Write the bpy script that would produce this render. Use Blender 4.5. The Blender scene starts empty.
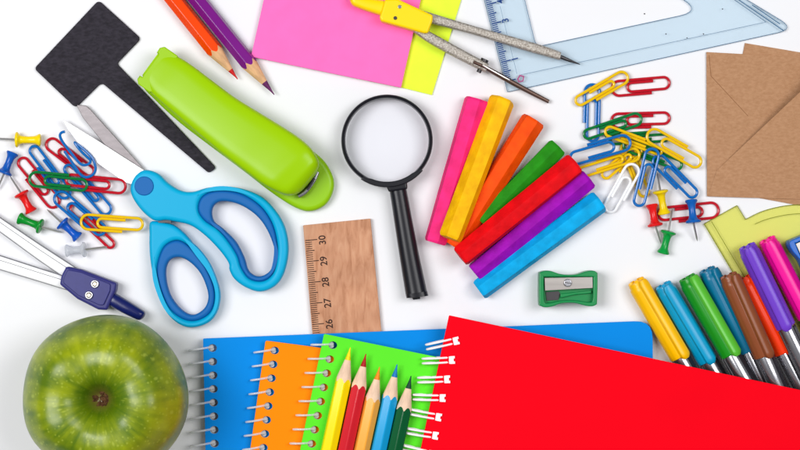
import bpy, bmesh, math, random
from math import sin, cos, pi, radians, sqrt
from mathutils import Vector, Matrix, noise
random.seed(7)
S = bpy.context.scene
COL = S.collection

# ------------------------------------------------------------------ camera, world, lamps, exposure
CAM_H = 0.95              # metres above the table
U = 0.000476              # metres on the table per photograph pixel (the ruler's centimetres are 21 px)
cam = bpy.data.cameras.new('camera'); cam_o = bpy.data.objects.new('camera', cam); COL.objects.link(cam_o)
cam.sensor_width = 36.0; cam.lens = 36.0 * CAM_H / (800 * U)
cam.clip_start = 0.02; cam.clip_end = 20
cam_o.location = (0, 0, CAM_H); S.camera = cam_o

world = bpy.data.worlds.new('World'); S.world = world; world.use_nodes = True
nt = world.node_tree; nt.nodes.clear()
wo = nt.nodes.new('ShaderNodeOutputWorld'); bg = nt.nodes.new('ShaderNodeBackground')
tc = nt.nodes.new('ShaderNodeTexCoord'); sx = nt.nodes.new('ShaderNodeSeparateXYZ'); mr = nt.nodes.new('ShaderNodeMapRange')
nt.links.new(tc.outputs['Generated'], sx.inputs[0]); nt.links.new(sx.outputs['Z'], mr.inputs['Value'])
mr.inputs['From Min'].default_value = 0.0; mr.inputs['From Max'].default_value = 1.0
mr.inputs['To Min'].default_value = 0.17; mr.inputs['To Max'].default_value = 0.29
nt.links.new(mr.outputs[0], bg.inputs['Strength']); bg.inputs['Color'].default_value = (0.97, 0.98, 1.0, 1)
nt.links.new(bg.outputs[0], wo.inputs[0])

def area_light(name, loc, size, size_y, power, color=(1, 1, 1)):
    l = bpy.data.lights.new(name, 'AREA'); l.shape = 'RECTANGLE'; l.size = size; l.size_y = size_y
    l.energy = power; l.color = color
    o = bpy.data.objects.new(name, l); COL.objects.link(o); o.location = loc
    o.rotation_euler = (Vector((0, 0, 0)) - Vector(loc)).to_track_quat('-Z', 'Y').to_euler()
area_light('softbox', (-0.58, 0.10, 1.05), 0.40, 0.60, 11.6)
area_light('softbox', (0.52, 0.16, 1.05), 0.40, 0.60, 7.7)

S.render.engine = 'CYCLES'
S.render.resolution_x = 1024; S.render.resolution_y = 576
S.view_settings.view_transform = 'Standard'; S.view_settings.look = 'None'
S.view_settings.exposure = -0.22; S.view_settings.gamma = 1.0
S.cycles.max_bounces = 10; S.cycles.transparent_max_bounces = 16

# ------------------------------------------------------------------ helpers
def W(px, py, h=0.0):
    """photograph pixel -> world point on the plane h millimetres above the table"""
    h *= 0.001; k = (CAM_H - h) / CAM_H
    return Vector(((px - 400) * U * k, (225 - py) * U * k, h))

def lin(c):
    return tuple(((x / 255) / 12.92 if x / 255 <= 0.04045 else ((x / 255 + 0.055) / 1.055) ** 2.4) for x in c)

def node_mat(name):
    m = bpy.data.materials.new(name); m.use_nodes = True
    t = m.node_tree; b = t.nodes['Principled BSDF']
    return m, t, b

def setin(b, k, v):
    if k in b.inputs: b.inputs[k].default_value = v

def mat(name, rgb, rough=0.5, spec=0.5, metal=0.0, var=0.0, vscale=200.0, bump=0.0, bscale=600.0, coat=0.0,
        rgb2=None, detail=4.0, stretch=None, sss=0.0):
    m, t, b = node_mat(name)
    if metal < .5: spec *= 0.65
    c = lin(rgb)
    b.inputs['Roughness'].default_value = rough; b.inputs['Metallic'].default_value = metal
    setin(b, 'Specular IOR Level', spec); setin(b, 'Coat Weight', coat); setin(b, 'Coat Roughness', 0.15)
    b.inputs['Base Color'].default_value = (*c, 1)
    if sss:
        setin(b, 'Subsurface Weight', sss); setin(b, 'Subsurface Radius', (1, 1, 1)); setin(b, 'Subsurface Scale', 0.002)
    co = t.nodes.new('ShaderNodeTexCoord'); src = co.outputs['Object']
    if stretch:
        mp = t.nodes.new('ShaderNodeMapping'); mp.inputs['Scale'].default_value = stretch
        t.links.new(src, mp.inputs[0]); src = mp.outputs[0]
    if var > 0 or rgb2:
        n = t.nodes.new('ShaderNodeTexNoise'); n.inputs['Scale'].default_value = vscale; n.inputs['Detail'].default_value = detail
        t.links.new(src, n.inputs['Vector'])
        r = t.nodes.new('ShaderNodeValToRGB'); t.links.new(n.outputs['Fac'], r.inputs[0])
        if rgb2:
            lo, hi = c, lin(rgb2)
        else:
            lo = tuple(max(0, x * (1 - var)) for x in c); hi = tuple(min(1, x * (1 + var)) for x in c)
        r.color_ramp.elements[0].position = 0.32; r.color_ramp.elements[0].color = (*lo, 1)
        r.color_ramp.elements[1].position = 0.68; r.color_ramp.elements[1].color = (*hi, 1)
        t.links.new(r.outputs[0], b.inputs['Base Color'])
    if bump > 0:
        n2 = t.nodes.new('ShaderNodeTexNoise'); n2.inputs['Scale'].default_value = bscale; n2.inputs['Detail'].default_value = 5
        t.links.new(src, n2.inputs['Vector'])
        bp = t.nodes.new('ShaderNodeBump'); bp.inputs['Strength'].default_value = bump; bp.inputs['Distance'].default_value = 0.0004
        t.links.new(n2.outputs['Fac'], bp.inputs['Height']); t.links.new(bp.outputs[0], b.inputs['Normal'])
    return m

def clear_mat(name, tint, solid, amount=0.35, edge=0.75, rough=0.15):
    """thin clear plastic: tinted see-through, denser where the surface turns away"""
    m, t, b = node_mat(name)
    b.inputs['Base Color'].default_value = (*lin(solid), 1); b.inputs['Roughness'].default_value = rough
    tr = t.nodes.new('ShaderNodeBsdfTransparent'); tr.inputs[0].default_value = (*lin(tint), 1)
    lw = t.nodes.new('ShaderNodeLayerWeight'); lw.inputs['Blend'].default_value = 0.35
    m2 = t.nodes.new('ShaderNodeMapRange'); t.links.new(lw.outputs['Facing'], m2.inputs['Value'])
    m2.inputs['To Min'].default_value = amount; m2.inputs['To Max'].default_value = edge
    mx = t.nodes.new('ShaderNodeMixShader'); t.links.new(m2.outputs[0], mx.inputs[0])
    t.links.new(tr.outputs[0], mx.inputs[1]); t.links.new(b.outputs[0], mx.inputs[2])
    out = [n for n in t.nodes if n.type == 'OUTPUT_MATERIAL'][0]
    t.links.new(mx.outputs[0], out.inputs[0])
    return m

def thing(name, label, cat, loc=(0, 0, 0), group=None, matrix=None):
    o = bpy.data.objects.new(name, None); COL.objects.link(o)
    o.empty_display_size = 0.01
    if matrix is not None:
        o.location = matrix.to_translation(); o.rotation_euler = matrix.to_euler()
    else:
        o.location = loc
    o['label'] = label; o['category'] = cat
    if group: o['group'] = group
    return o

def link(name, me, material, parent=None, smooth=True):
    o = bpy.data.objects.new(name, me); COL.objects.link(o)
    if material is not None and len(me.materials) == 0: me.materials.append(material)
    if parent is not None: o.parent = parent
    if smooth:
        try: me.shade_auto_smooth(use_auto_smooth=True, angle=radians(35))
        except Exception: pass
        for p in me.polygons: p.use_smooth = True
        try: me.set_sharp_from_angle(angle=radians(38))
        except Exception: pass
    return o

def bm_obj(name, bm, material, parent=None, smooth=True):
    bmesh.ops.recalc_face_normals(bm, faces=bm.faces)
    me = bpy.data.meshes.new(name); bm.to_mesh(me); bm.free()
    return link(name, me, material, parent, smooth)

def org(parent):
    """world offset chain for meshes traced in table coordinates (roots with no rotation)"""
    v = Vector((0, 0, 0)); p = parent
    while p is not None: v += p.location; p = p.parent
    return v

def catmull(P, closed=True, n=6):
    P = [Vector(p) for p in P]; out = []; N = len(P)
    rng = range(N) if closed else range(N - 1)
    for i in rng:
        if closed: a, b, c, d = P[(i-1) % N], P[i], P[(i+1) % N], P[(i+2) % N]
        else: a, b, c, d = P[max(i-1, 0)], P[i], P[i+1], P[min(i+2, N-1)]
        for j in range(n):
            t = j / n
            out.append(0.5 * ((2*b) + (c-a)*t + (2*a-5*b+4*c-d)*t*t + (3*b-a-3*c+d)*t**3))
    if not closed: out.append(P[-1])
    return out

def rpoly(P, r, n=5):
    """polygon with rounded corners; r one number or a list"""
    P = [Vector(p) for p in P]; N = len(P); out = []
    for i in range(N):
        a, b, c = P[i-1], P[i], P[(i+1) % N]; ri = r[i] if isinstance(r, (list, tuple)) else r
        if ri <= 0: out.append(b); continue
        u = (a-b).normalized(); v = (c-b).normalized()
        ang = math.acos(max(-1, min(1, u.dot(v)))); d = min(ri / math.tan(ang/2), (a-b).length*.45, (c-b).length*.45)
        p0, p1 = b + u*d, b + v*d
        for j in range(n + 1):
            t = j / n; out.append((1-t)**2*p0 + 2*t*(1-t)*b + t*t*p1)
    return out

def circle(cx, cy, r, n=20, sy=1.0):
    return [Vector((cx + r*cos(2*pi*i/n), cy + sy*r*sin(2*pi*i/n))) for i in range(n)]

def plate_local(name, outlines, z0, z1, bevel, material, parent, bres=3):
    """flat piece in local metres: first outline is the rim, the others are holes"""
    cu = bpy.data.curves.new(name, 'CURVE'); cu.dimensions = '2D'; cu.fill_mode = 'BOTH'
    th = (z1 - z0) / 2; bevel = min(bevel, th * 0.98)
    cu.extrude = max(th - bevel, 1e-6); cu.bevel_depth = bevel; cu.bevel_resolution = bres; cu.offset = -bevel
    for pts in outlines:
        sp = cu.splines.new('POLY'); sp.points.add(len(pts) - 1)
        for q, p in zip(sp.points, pts): q.co = (p[0], p[1], 0, 1)
        sp.use_cyclic_u = True
    tmp = bpy.data.objects.new('tmp', cu); COL.objects.link(tmp)
    bpy.context.view_layer.update()
    me = bpy.data.meshes.new_from_object(tmp)
    bpy.data.objects.remove(tmp); bpy.data.curves.remove(cu)
    me.name = name; me.transform(Matrix.Translation((0, 0, (z0 + z1) / 2)))
    me.materials.clear()
    return link(name, me, material, parent)

def plate(name, outlines, z0, z1, bevel, material, parent, bres=3):
    """same, outlines in photograph pixels seen at height z1 (mm)"""
    o = org(parent)
    conv = []
    for pts in outlines:
        q = [W(p[0], p[1], z1) - o for p in pts]; conv.append(q)
    return plate_local(name, conv, z0/1000 - o.z, z1/1000 - o.z, bevel/1000, material, parent, bres)

def tube(path, r, sides=8, caps=True, bm=None, flat=1.0):
    """sweep along a 3-D path in metres"""
    if bm is None: bm = bmesh.new()
    P = [Vector(p) for p in path]; N = len(P)
    rr = r if isinstance(r, (list, tuple)) else [r]*N
    T = [(P[min(i+1, N-1)] - P[max(i-1, 0)]).normalized() for i in range(N)]
    up = Vector((0, 0, 1))
    if abs(T[0].dot(up)) > 0.95: up = Vector((1, 0, 0))
    nrm = (up - T[0]*up.dot(T[0])).normalized(); rings = []
    for i in range(N):
        nrm = (nrm - T[i]*nrm.dot(T[i])).normalized(); bi = T[i].cross(nrm)
        rings.append([bm.verts.new(P[i] + (nrm*cos(2*pi*j/sides)*flat + bi*sin(2*pi*j/sides))*rr[i]) for j in range(sides)])
    for i in range(N-1):
        for j in range(sides):
            bm.faces.new((rings[i][j], rings[i][(j+1) % sides], rings[i+1][(j+1) % sides], rings[i+1][j]))
    if caps:
        bm.faces.new(rings[0][::-1]); bm.faces.new(rings[-1])
    return bm

def lathe_x(profile, segs=24, bm=None, radf=None):
    """revolve (x, r) about the local x axis; radf(angle, x) scales the radius"""
    if bm is None: bm = bmesh.new()
    rings = []
    for x, r in profile:
        ring = []
        for j in range(segs):
            a = 2*pi*j/segs; k = radf(a, x) if radf else 1.0
            ring.append(bm.verts.new((x, r*k*cos(a), r*k*sin(a))))
        rings.append(ring)
    for i in range(len(rings)-1):
        for j in range(segs):
            bm.faces.new((rings[i][j], rings[i][(j+1) % segs], rings[i+1][(j+1) % segs], rings[i+1][j]))
    bm.faces.new(rings[0][::-1]); bm.faces.new(rings[-1])
    return bm

def box(bm, cx, cy, cz, sx_, sy_, sz_, rot=None):
    M = Matrix.Translation((cx, cy, cz))
    if rot is not None: M = M @ rot
    M = M @ Matrix.Diagonal((sx_, sy_, sz_, 1))
    return bmesh.ops.create_cube(bm, size=1, matrix=M)

def lerp_list(L, t):
    if not isinstance(L, (list, tuple)): return L
    x = t*(len(L)-1); i = min(int(x), len(L)-2); f = x - i
    return L[i]*(1-f) + L[i+1]*f

def loft(name, A, B, zb, zt, material, parent, expo=2.5, n=28, m=24, round0=0.0, round1=0.0, hvis=None):
    """solid between two traced edges A and B (pixels), bottom zb and top zt in mm (numbers or lists)"""
    o = org(parent); a = catmull([(*p, 0) for p in A], False, 8); b = catmull([(*p, 0) for p in B], False, 8)
    def samp(L, t):
        x = t*(len(L)-1); i = min(int(x), len(L)-2); f = x-i; return L[i]*(1-f) + L[i+1]*f
    bm = bmesh.new(); rings = []
    ts = [i/n for i in range(n+1)]
    if round0: ts = sorted(set(ts + [round0*k for k in (0.02, .06, .12, .22, .35, .5, .7)]))
    if round1: ts = sorted(set(ts + [1-round1*k for k in (0.02, .06, .12, .22, .35, .5, .7)]))
    for t in ts:
        z0, z1 = lerp_list(zb, t), lerp_list(zt, t); zm = (z0+z1)/2
        hv = zm if hvis is None else z0 + (z1-z0)*hvis
        pa, pb = samp(a, t), samp(b, t)
        wa, wb = W(pa.x, pa.y, hv), W(pb.x, pb.y, hv)
        c = (wa+wb)/2; v = (wb-wa)/2; c.z = 0; v.z = 0
        s = 1.0
        if round0 and t < round0: s = sqrt(max(0.0004, 1-(1-t/round0)**2))
        if round1 and t > 1-round1: s = sqrt(max(0.0004, 1-(1-(1-t)/round1)**2))
        ring = []
        for j in range(m):
            ph = 2*pi*j/m; cs, sn = cos(ph), sin(ph)
            x = math.copysign(abs(cs)**(2/expo), cs)*s; z = math.copysign(abs(sn)**(2/expo), sn)*s
            ring.append(bm.verts.new(c + v*x + Vector((0, 0, (zm + z*(z1-z0)/2)/1000)) - o))
        rings.append(ring)
    for i in range(len(rings)-1):
        for j in range(m):
            bm.faces.new((rings[i][j], rings[i][(j+1) % m], rings[i+1][(j+1) % m], rings[i+1][j]))
    bm.faces.new(rings[0][::-1]); bm.faces.new(rings[-1])
    return bm_obj(name, bm, material, parent)

def text(name, body, px, py, h, size_px, ang, material, parent, mirror=False):
    """flat lettering, centred on a pixel at height h; ang in degrees counter-clockwise"""
    cu = bpy.data.curves.new(name, 'FONT'); cu.body = body; cu.size = size_px*U; cu.align_x = 'CENTER'; cu.align_y = 'CENTER'
    cu.extrude = 0.00003; cu.offset = 0.00007
    tmp = bpy.data.objects.new('tmp', cu); COL.objects.link(tmp); bpy.context.view_layer.update()
    me = bpy.data.meshes.new_from_object(tmp); bpy.data.objects.remove(tmp); bpy.data.curves.remove(cu)
    me.materials.clear(); me.name = name
    me.transform(Matrix.Translation(W(px, py, h) - org(parent)) @ Matrix.Rotation(radians(ang), 4, 'Z'))
    return link(name, me, material, parent, smooth=False)

def frame(p0, p1, roll=0.0):
    """matrix with x from p0 to p1 and z as far up as possible"""
    x = (p1-p0).normalized(); z = Vector((0, 0, 1)); z = (z - x*z.dot(x)).normalized(); y = z.cross(x)
    M = Matrix.Identity(4)
    for i in range(3): M[i][0], M[i][1], M[i][2] = x[i], y[i], z[i]
    M.translation = p0
    return M @ Matrix.Rotation(roll, 4, 'X')

# ------------------------------------------------------------------ materials
M = {}
M['table'] = mat('table_white', (233, 233, 236), 0.6, 0.25, var=0.012, vscale=6)
M['steel'] = mat('steel', (166, 166, 172), 0.25, 0.5, 1.0, var=0.12, vscale=400, stretch=(1, 1, 1))
M['bright_steel'] = mat('bright_steel', (252, 252, 252), 0.35, 0.6, 0.0, var=0.02, vscale=150)
M['brushed'] = mat('brushed_steel', (122, 116, 118), 0.42, 0.5, 0.75, var=0.10, vscale=60, stretch=(3, 9, 1), bump=0.06, bscale=300)
M['needle'] = mat('needle_steel', (196, 194, 192), 0.3, 0.5, 0.8)
M['dark_steel'] = mat('dark_steel', (70, 68, 70), 0.35, 0.5, 0.9)
M['ink_dark'] = mat('printed_ink', (62, 44, 38), 0.7, 0.2)
M['ink_blue'] = mat('blue_ink', (30, 66, 130), 0.6, 0.2)

# ------------------------------------------------------------------ the setting
bm = bmesh.new(); bmesh.ops.create_grid(bm, x_segments=2, y_segments=2, size=1.6)
t = bm_obj('table_surface', bm, M['table'], smooth=False); t['kind'] = 'structure'; t['label'] = 'plain matt white table top'

# ------------------------------------------------------------------ plant label (black T-shaped card)
r = thing('plant_label', 'black T-shaped plant label with a pointed stake', 'plant label', W(110, 60, 0))
m_lab = mat('black_card', (34, 31, 38), 0.7, 0.25, rgb2=(52, 48, 57), vscale=420, stretch=(1, 2, 1), bump=0.25, bscale=1800, detail=8)
plate('board', [rpoly([(34, 68.5), (98.5, 0), (141, 38.5), (117, 63.5), (216.5, 168), (208.5, 173), (101.5, 82.5), (75.5, 108)],
      [4, 4.5, 4.5, 3, 3.5, 3.5, 5, 5])], 0.1, 1.6, 0.35, m_lab, r)

# ------------------------------------------------------------------ scissors
r = thing('scissors', 'open scissors with light and dark blue plastic handles', 'scissors', W(150, 190, 0))
m_sb = mat('scissors_light_blue', (0, 168, 214), 0.42, 0.3)
m_db = mat('scissors_dark_blue', (0, 98, 172), 0.6)
K = lambda L: [(100 + x/2.37, 150 + y/2.37) for x, y in L]
m_blade_top = mat('blade_white_reflection', (240, 240, 244), 0.3, 0.5, 0.35)
# lower blade (grey, ground face) and upper blade (same steel, bright reflection painted white)
def blade(name, pts, z0, z1, material, ridge=None):
    plate(name, [pts], z0, z1, 0.25, material, r)
blade('blade', rpoly([(76, 104.5), (86, 105.5), (91, 110), (118, 140), (150, 176), (142, 184), (119, 163), (83, 118)], [1.5, 2, 0, 0, 0, 0, 0, 0]), 2.0, 3.2, M['brushed'])
blade('blade', rpoly([(62, 119), (66, 121), (97, 140), (150, 174), (139, 187), (124, 182), (90, 158), (68, 130)], [1, 0, 0, 0, 0, 0, 4, 2]), 3.4, 4.6, m_blade_top)
up_out = K([(105,47),(82,62),(71,88),(76,112),(95,140),(116,160),(133,168),(155,166),(180,170),(215,179),(250,204),(283,238),(304,268),(306,284),(318,306),(345,326),(380,336),(415,322),(436,290),(446,240),(440,190),(420,150),(387,114),(345,94),(300,86),(255,89),(218,99),(188,95),(160,78),(135,55)])
up_hole = K([(264,150),(270,130),(292,121),(332,130),(370,155),(396,190),(413,235),(411,265),(400,289),(375,300),(352,287),(341,255),(321,217),(291,187),(270,170)])
up_dark = K([(232,143),(238,115),(262,99),(300,96),(342,107),(381,134),(406,170),(418,210),(420,250),(410,292),(386,311),(354,306),(334,280),(324,250),(303,217),(278,188),(248,168)])
lo_out = K([(119,170),(150,172),(177,180),(206,205),(236,245),(262,280),(279,318),(284,350),(276,385),(255,410),(220,421),(190,415),(160,390),(139,350),(125,300),(117,250),(116,200)])
lo_hole = K([(155,285),(164,262),(185,254),(210,264),(235,289),(250,320),(256,350),(246,376),(220,391),(195,381),(170,352),(158,320)])
lo_dark = K([(137,262),(152,228),(180,214),(207,225),(237,256),(257,290),(270,330),(269,366),(255,391),(225,405),(194,400),(164,376),(144,335),(134,295)])
cm = lambda L: catmull(L, True, 5)
h2 = plate('handle', [cm(lo_out), cm(lo_dark)], 0.6, 8.0, 2.0, m_sb, r, 4)
plate('grip', [cm(lo_dark), cm(lo_hole)], 1.2, 7.4, 1.6, m_db, h2, 4)
h1 = plate('handle', [cm(up_out), cm(up_dark)], 2.2, 10.0, 2.0, m_sb, r, 4)
plate('grip', [cm(up_dark), cm(up_hole)], 2.6, 9.2, 1.6, m_db, h1, 4)
plate('pivot_cap', [circle(144, 186, 9.6, 32)], 9.0, 10.6, 0.5, m_db, r)
bm = bmesh.new(); box(bm, *(W(165, 221.5, 6.5) - r.location), 0.006, 0.0012, 0.002)
bm_obj('stopper', bm, M['dark_steel'], r)

# ------------------------------------------------------------------ stapler
r = thing('stapler', 'lime green stapler with chrome staple mouth', 'stapler', W(235, 130, 0))
m_st = mat('lime_plastic', (152, 198, 0), 0.26, 0.28)
m_st2 = mat('lime_plastic_base', (144, 196, 0), 0.38, 0.45)
plate('base', [cm([(141,82),(156,101),(180,123),(206,143),(246,173),(272,193),(296,208),(312,211),(327,203),(334,186),(330,170),(318,155),(290,136),(240,104),(200,76),(168,55),(154,60)])], 0.2, 6.0, 2.2, m_st2, r, 4)
plate('rail', [rpoly([(150,82),(168,60),(304,166),(290,186)], 3)], 6.0, 9.5, 0.6, M['steel'], r)
c = loft('cover', [(161,51.5),(175,55.5),(190,64),(214,82),(238,99.5),(270,119),(294,134),(307,144),(314,152),(319,162),(319,171)],
     [(143,76),(150,91),(160,101),(178,116.5),(202,137),(226,157),(250,175),(262,184),(275,191),(288,195.5),(300,194)],
     [8, 8, 8, 8, 8, 8, 8, 8.5, 9], [15, 16.5, 18, 19.5, 21, 22, 22.5, 22, 17.5], m_st, r, expo=4.4, n=36, m=48, round1=0.05, hvis=0.4)
plate('rear_plate', [rpoly([(137.2, 79), (139.6, 75.4), (142.4, 77), (144.6, 73), (158.6, 54.6), (156.6, 52.6), (159.6, 47.8), (164.5, 46.6), (178, 56), (156, 92), (149, 92), (138, 84)], [1, .4, .3, .3, .3, .3, .6, 2, 2, 2, 2, 2])], 10.5, 15.6, .5, m_st, c)
mo = loft('staple_mouth', [(316,170),(312,179),(304,190),(297,194.5)], [(319.5,173),(315.5,182),(307.5,193),(300,198)], 6.5, 10.5, M['steel'], r, expo=5)
loft('slot', [(313.5,177),(310,183),(306,189)], [(315.5,179),(312,185),(308,190.5)], 9.8, 10.9, M['dark_steel'], mo, expo=5)

# ------------------------------------------------------------------ pencils
m_wood = mat('pencil_wood', (226, 178, 132), 0.65, 0.2, var=0.22, vscale=500, stretch=(.25, 1, 1), detail=5)
m_wood_pale = mat('pale_pencil_wood', (240, 206, 178), 0.65, 0.2, var=0.14, vscale=500, stretch=(.25, 1, 1), detail=5)
def pencil(label, tip, tail, h, rgb, lead_rgb, rad=3.55, length=172, cone=36, leadlen=12, wood=None, name='coloured_pencil', group=None, rough=0.22, roll=0.0, rgb_stripe=None):
    p0 = W(*tip, h); p1 = W(*tail, h); fr = frame(p0, p1, roll)
    r = thing(name, label, 'pencil', group=group, matrix=fr)
    a = rad/1000; L = length/1000; cn = cone*U; ll = leadlen*U; seg = 72; slope = a*1.02/cn
    def R(th):
        q = (th % (pi/3)) - pi/6; v = a/cos(q); return min(v, a*1.125)
    bm = bmesh.new(); rg = []
    for f in (0, 1, 2, 3):
        ring = []
        for j in range(seg):
            th = 2*pi*j/seg; rr = R(th); xt = rr/slope
            x = [xt - 0.00002, xt + 0.00035, L - 0.0003, L][f]; k = [1.002, 1.0, 1.0, 0.95][f]
            ring.append(bm.verts.new((x, rr*k*cos(th), rr*k*sin(th))))
        rg.append(ring)
    for i in range(3):
        for j in range(seg): bm.faces.new((rg[i][j], rg[i][(j+1) % seg], rg[i+1][(j+1) % seg], rg[i+1][j]))
    bm.faces.new(rg[-1])
    body = bm_obj('body', bm, mat('pencil_paint', rgb, rough, 0.5, var=0.03, vscale=60), r)
    bm = bmesh.new(); rg = []
    for f in range(2):
        ring = []
        for j in range(seg):
            th = 2*pi*j/seg; x = ll if f == 0 else R(th)/slope
            wv = 1 + 0.0 * f; ring.append(bm.verts.new((x, x*slope*cos(th)*0.998, x*slope*sin(th)*0.998)))
        rg.append(ring)
    for j in range(seg): bm.faces.new((rg[0][j], rg[0][(j+1) % seg], rg[1][(j+1) % seg], rg[1][j]))
    bm_obj('sharpened_wood', bm, wood or m_wood, r)
    lp = [(0.0002, 0.00022), (0.0008, 0.0008*slope+0.00012)] + [(ll*k, ll*k*slope) for k in (.35, .6, .8, 1.0)] + [(ll*1.01, ll*slope*0.9)]
    bm_obj('lead', lathe_x(lp, 24), mat('pencil_lead', lead_rgb, 0.5, 0.35, var=0.12, vscale=900, bump=0.3, bscale=900), r)
    return r
pencil('orange coloured pencil with a red point beside the green stapler', (238, 79.5), (194, 24.5), 3.5, (244, 70, 4), (200, 26, 30), cone=35, group='pencils beside the stapler', roll=radians(12))
pencil('purple coloured pencil touching the pink sticky note', (274.5, 95), (220.5, 28), 3.5, (118, 22, 128), (98, 32, 92), cone=38, leadlen=16, group='pencils beside the stapler', roll=radians(14))
ZG = 16.2   # top of the green notebook
for lab, tip, tail, rgb, ld, ro in (
    ('yellow coloured pencil, leftmost of those on the green notebook', (350.5, 347), (328.6, 450), (252, 226, 0), (246, 222, 20), 20),
    ('red coloured pencil on the green notebook', (366, 353.5), (345.3, 450), (206, 30, 44), (176, 20, 30), 26),
    ('light orange coloured pencil on the green notebook', (379.7, 366.5), (361.5, 450), (250, 170, 62), (240, 140, 30), 12),
    ('light blue coloured pencil on the green notebook', (397.2, 364), (378.6, 450), (18, 158, 216), (30, 120, 190), 20),
    ('dark green coloured pencil next to the red notebook rings', (411.2, 375.5), (395, 450), (0, 86, 44), (16, 70, 46), 28)):
    pencil(lab, tip, tail, ZG + 3.65, rgb, ld, rad=3.45, cone=32, leadlen=13, wood=m_wood_pale, group='pencils on the green notebook', roll=radians(ro))

# ------------------------------------------------------------------ sticky notes
def paper(name, rgb, var=0.03, rough=0.7): return mat(name, rgb, rough, 0.15, var=var, vscale=120, bump=0.15, bscale=900)
r = thing('sticky_note_pad', 'lime yellow sticky note pad under the pink one', 'sticky notes', W(400, 40, 0), group='sticky note pads')
plate('sheets', [[(432, 95), (462, -3), (310, -48), (282, 58)]], 0.05, 1.0, 0.05, paper('lime_paper', (226, 252, 62)), r)
r = thing('sticky_note_pad', 'pink sticky note pad by the purple pencil', 'sticky notes', W(330, 30, 0), group='sticky note pads')
pk = plate('sheets', [[(251, 56.5), (401, 87.5), (433, -55), (283, -86)]], 1.05, 3.2, 0.06, paper('pink_paper', (255, 112, 188)), r)

# ------------------------------------------------------------------ drawing compass with yellow head
m_yel = mat('yellow_plastic', (252, 214, 0), 0.35, 0.4)
m_spk = mat('speckled_steel', (132, 122, 112), 0.5, 0.5, 0.55, rgb2=(196, 190, 182), vscale=1400, bump=0.7, bscale=1500)
r = thing('drawing_compass', 'drawing compass with yellow head and speckled grey legs', 'compass', W(420, 30, 3.3))
def leg_px(A, B, zb, zt, material, nm='leg', parent=r, **k): return loft(nm, A, B, zb, zt, material, parent, **k)
l1 = leg_px([(424,11),(470,25),(520,39),(548,47.5),(561,52.5)], [(424,22),(470,33.5),(520,49),(548,57),(559.5,60)], [4,4,4,3,3], [9,9,9,8,7], m_spk, expo=4)
leg_px([(560,54.3),(570,59),(580,64)], [(559.5,58.7),(569,62),(580,64.8)], [4,3.5,3], [6.6,5.5,3.8], M['dark_steel'], 'needle_point', l1)
l2 = leg_px([(414,24),(432,33),(460,48.5),(489,64)], [(411,30),(428,42.5),(456,58),(485,72.5)], [4,4,3,2], [9,9,8.5,7.5], m_spk, expo=4)
leg_px([(474,60.5),(490,67.5),(520,84),(549.5,100)], [(473,63.5),(488,71.8),(518,88.5),(548,103.5)], [6,3,1,0.6], [9.2,7.4,4.4,3], mat('lead_holder', (92, 72, 64), 0.4, 0.5, 0.8), 'lead_holder', l2, expo=3)
leg_px([(483,64.5),(510,79.5)], [(482.2,66),(509.2,81)], [8.8,6], [9.6,6.5], mat('lead_rod', (225, 218, 214), 0.3, 0.5, 1.0), 'lead', l2)
bm = bmesh.new(); tube([W(484.5, 60, 6)-r.location, W(478.5, 72.5, 6)-r.location], 0.0011, 12, bm=bm)
tube([W(485, 59.3, 6)-r.location, W(484, 61.6, 6)-r.location], 0.0019, 12, bm=bm)
o = bm_obj('screw', bm, M['dark_steel'], l2); o.location -= Vector((0,0,0))
hd = plate('head', [rpoly([(385,-1),(397,-1.5),(433,15),(432.5,21),(428,33),(424,33),(381,21),(379.5,17)], [3,2,3,3,3,2,3,3])], 3.4, 12.5, 1.1, m_yel, r)
loft('grip', [(349,-8),(366,-2),(386,1)], [(350,5),(366,11),(382,16)], 4.2, 11.3, m_yel, r, expo=3.2, round0=0.2)
for x, y, mm in ((399.7, 6.7, M['steel']), (395.3, 18, M['dark_steel'])):
    plate('rivet', [circle(x, y, 1.9, 16)], 12.3, 12.8, 0.15, mm, hd)

# ------------------------------------------------------------------ magnifying glass
m_blk = mat('black_plastic', (24, 24, 31), 0.3, 0.42)
r = thing('magnifying_glass', 'round magnifying glass with black rim and black handle', 'magnifying glass', W(387, 141, 0))
C0 = W(387, 140.5, 6.5) - r.location; R0 = 43.4*U
bm = bmesh.new(); pth = []
N = 96; ring = []
for i in range(N):
    a = 2*pi*i/N; rr = []
    for j in range(12):
        b = 2*pi*j/12; cs, sn = cos(b), sin(b)
        q = R0 + math.copysign(abs(cs)**.7, cs)*2.2*U; z = math.copysign(abs(sn)**.7, sn)*0.0042
        rr.append(bm.verts.new((C0.x + q*cos(a), C0.y + q*sin(a), C0.z + z)))
    ring.append(rr)
for i in range(N):
    for j in range(12): bm.faces.new((ring[i][j], ring[i][(j+1) % 12], ring[(i+1) % N][(j+1) % 12], ring[(i+1) % N][j]))
rim = bm_obj('rim', bm, m_blk, r)
bm = bmesh.new()
prof = [(R0*k, 0.0011*sqrt(max(0, 1-k*k))+0.0004) for k in (0.0, .2, .4, .6, .8, .95, .985)]
def lens_ring(sg):
    out = []
    for q, z in prof[1:]:
        out.append([bm.verts.new((C0.x+q*cos(2*pi*i/64), C0.y+q*sin(2*pi*i/64), C0.z + sg*z)) for i in range(64)])
    c = bm.verts.new((C0.x, C0.y, C0.z + sg*prof[0][1]))
    for i in range(64): bm.faces.new((c, out[0][i], out[0][(i+1) % 64]))
    for a, b in zip(out, out[1:]):
        for i in range(64): bm.faces.new((a[i], a[(i+1) % 64], b[(i+1) % 64], b[i]))
    return out[-1]
ta = lens_ring(1); tb = lens_ring(-1)
for i in range(64): bm.faces.new((ta[i], ta[(i+1) % 64], tb[(i+1) % 64], tb[i]))
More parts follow.
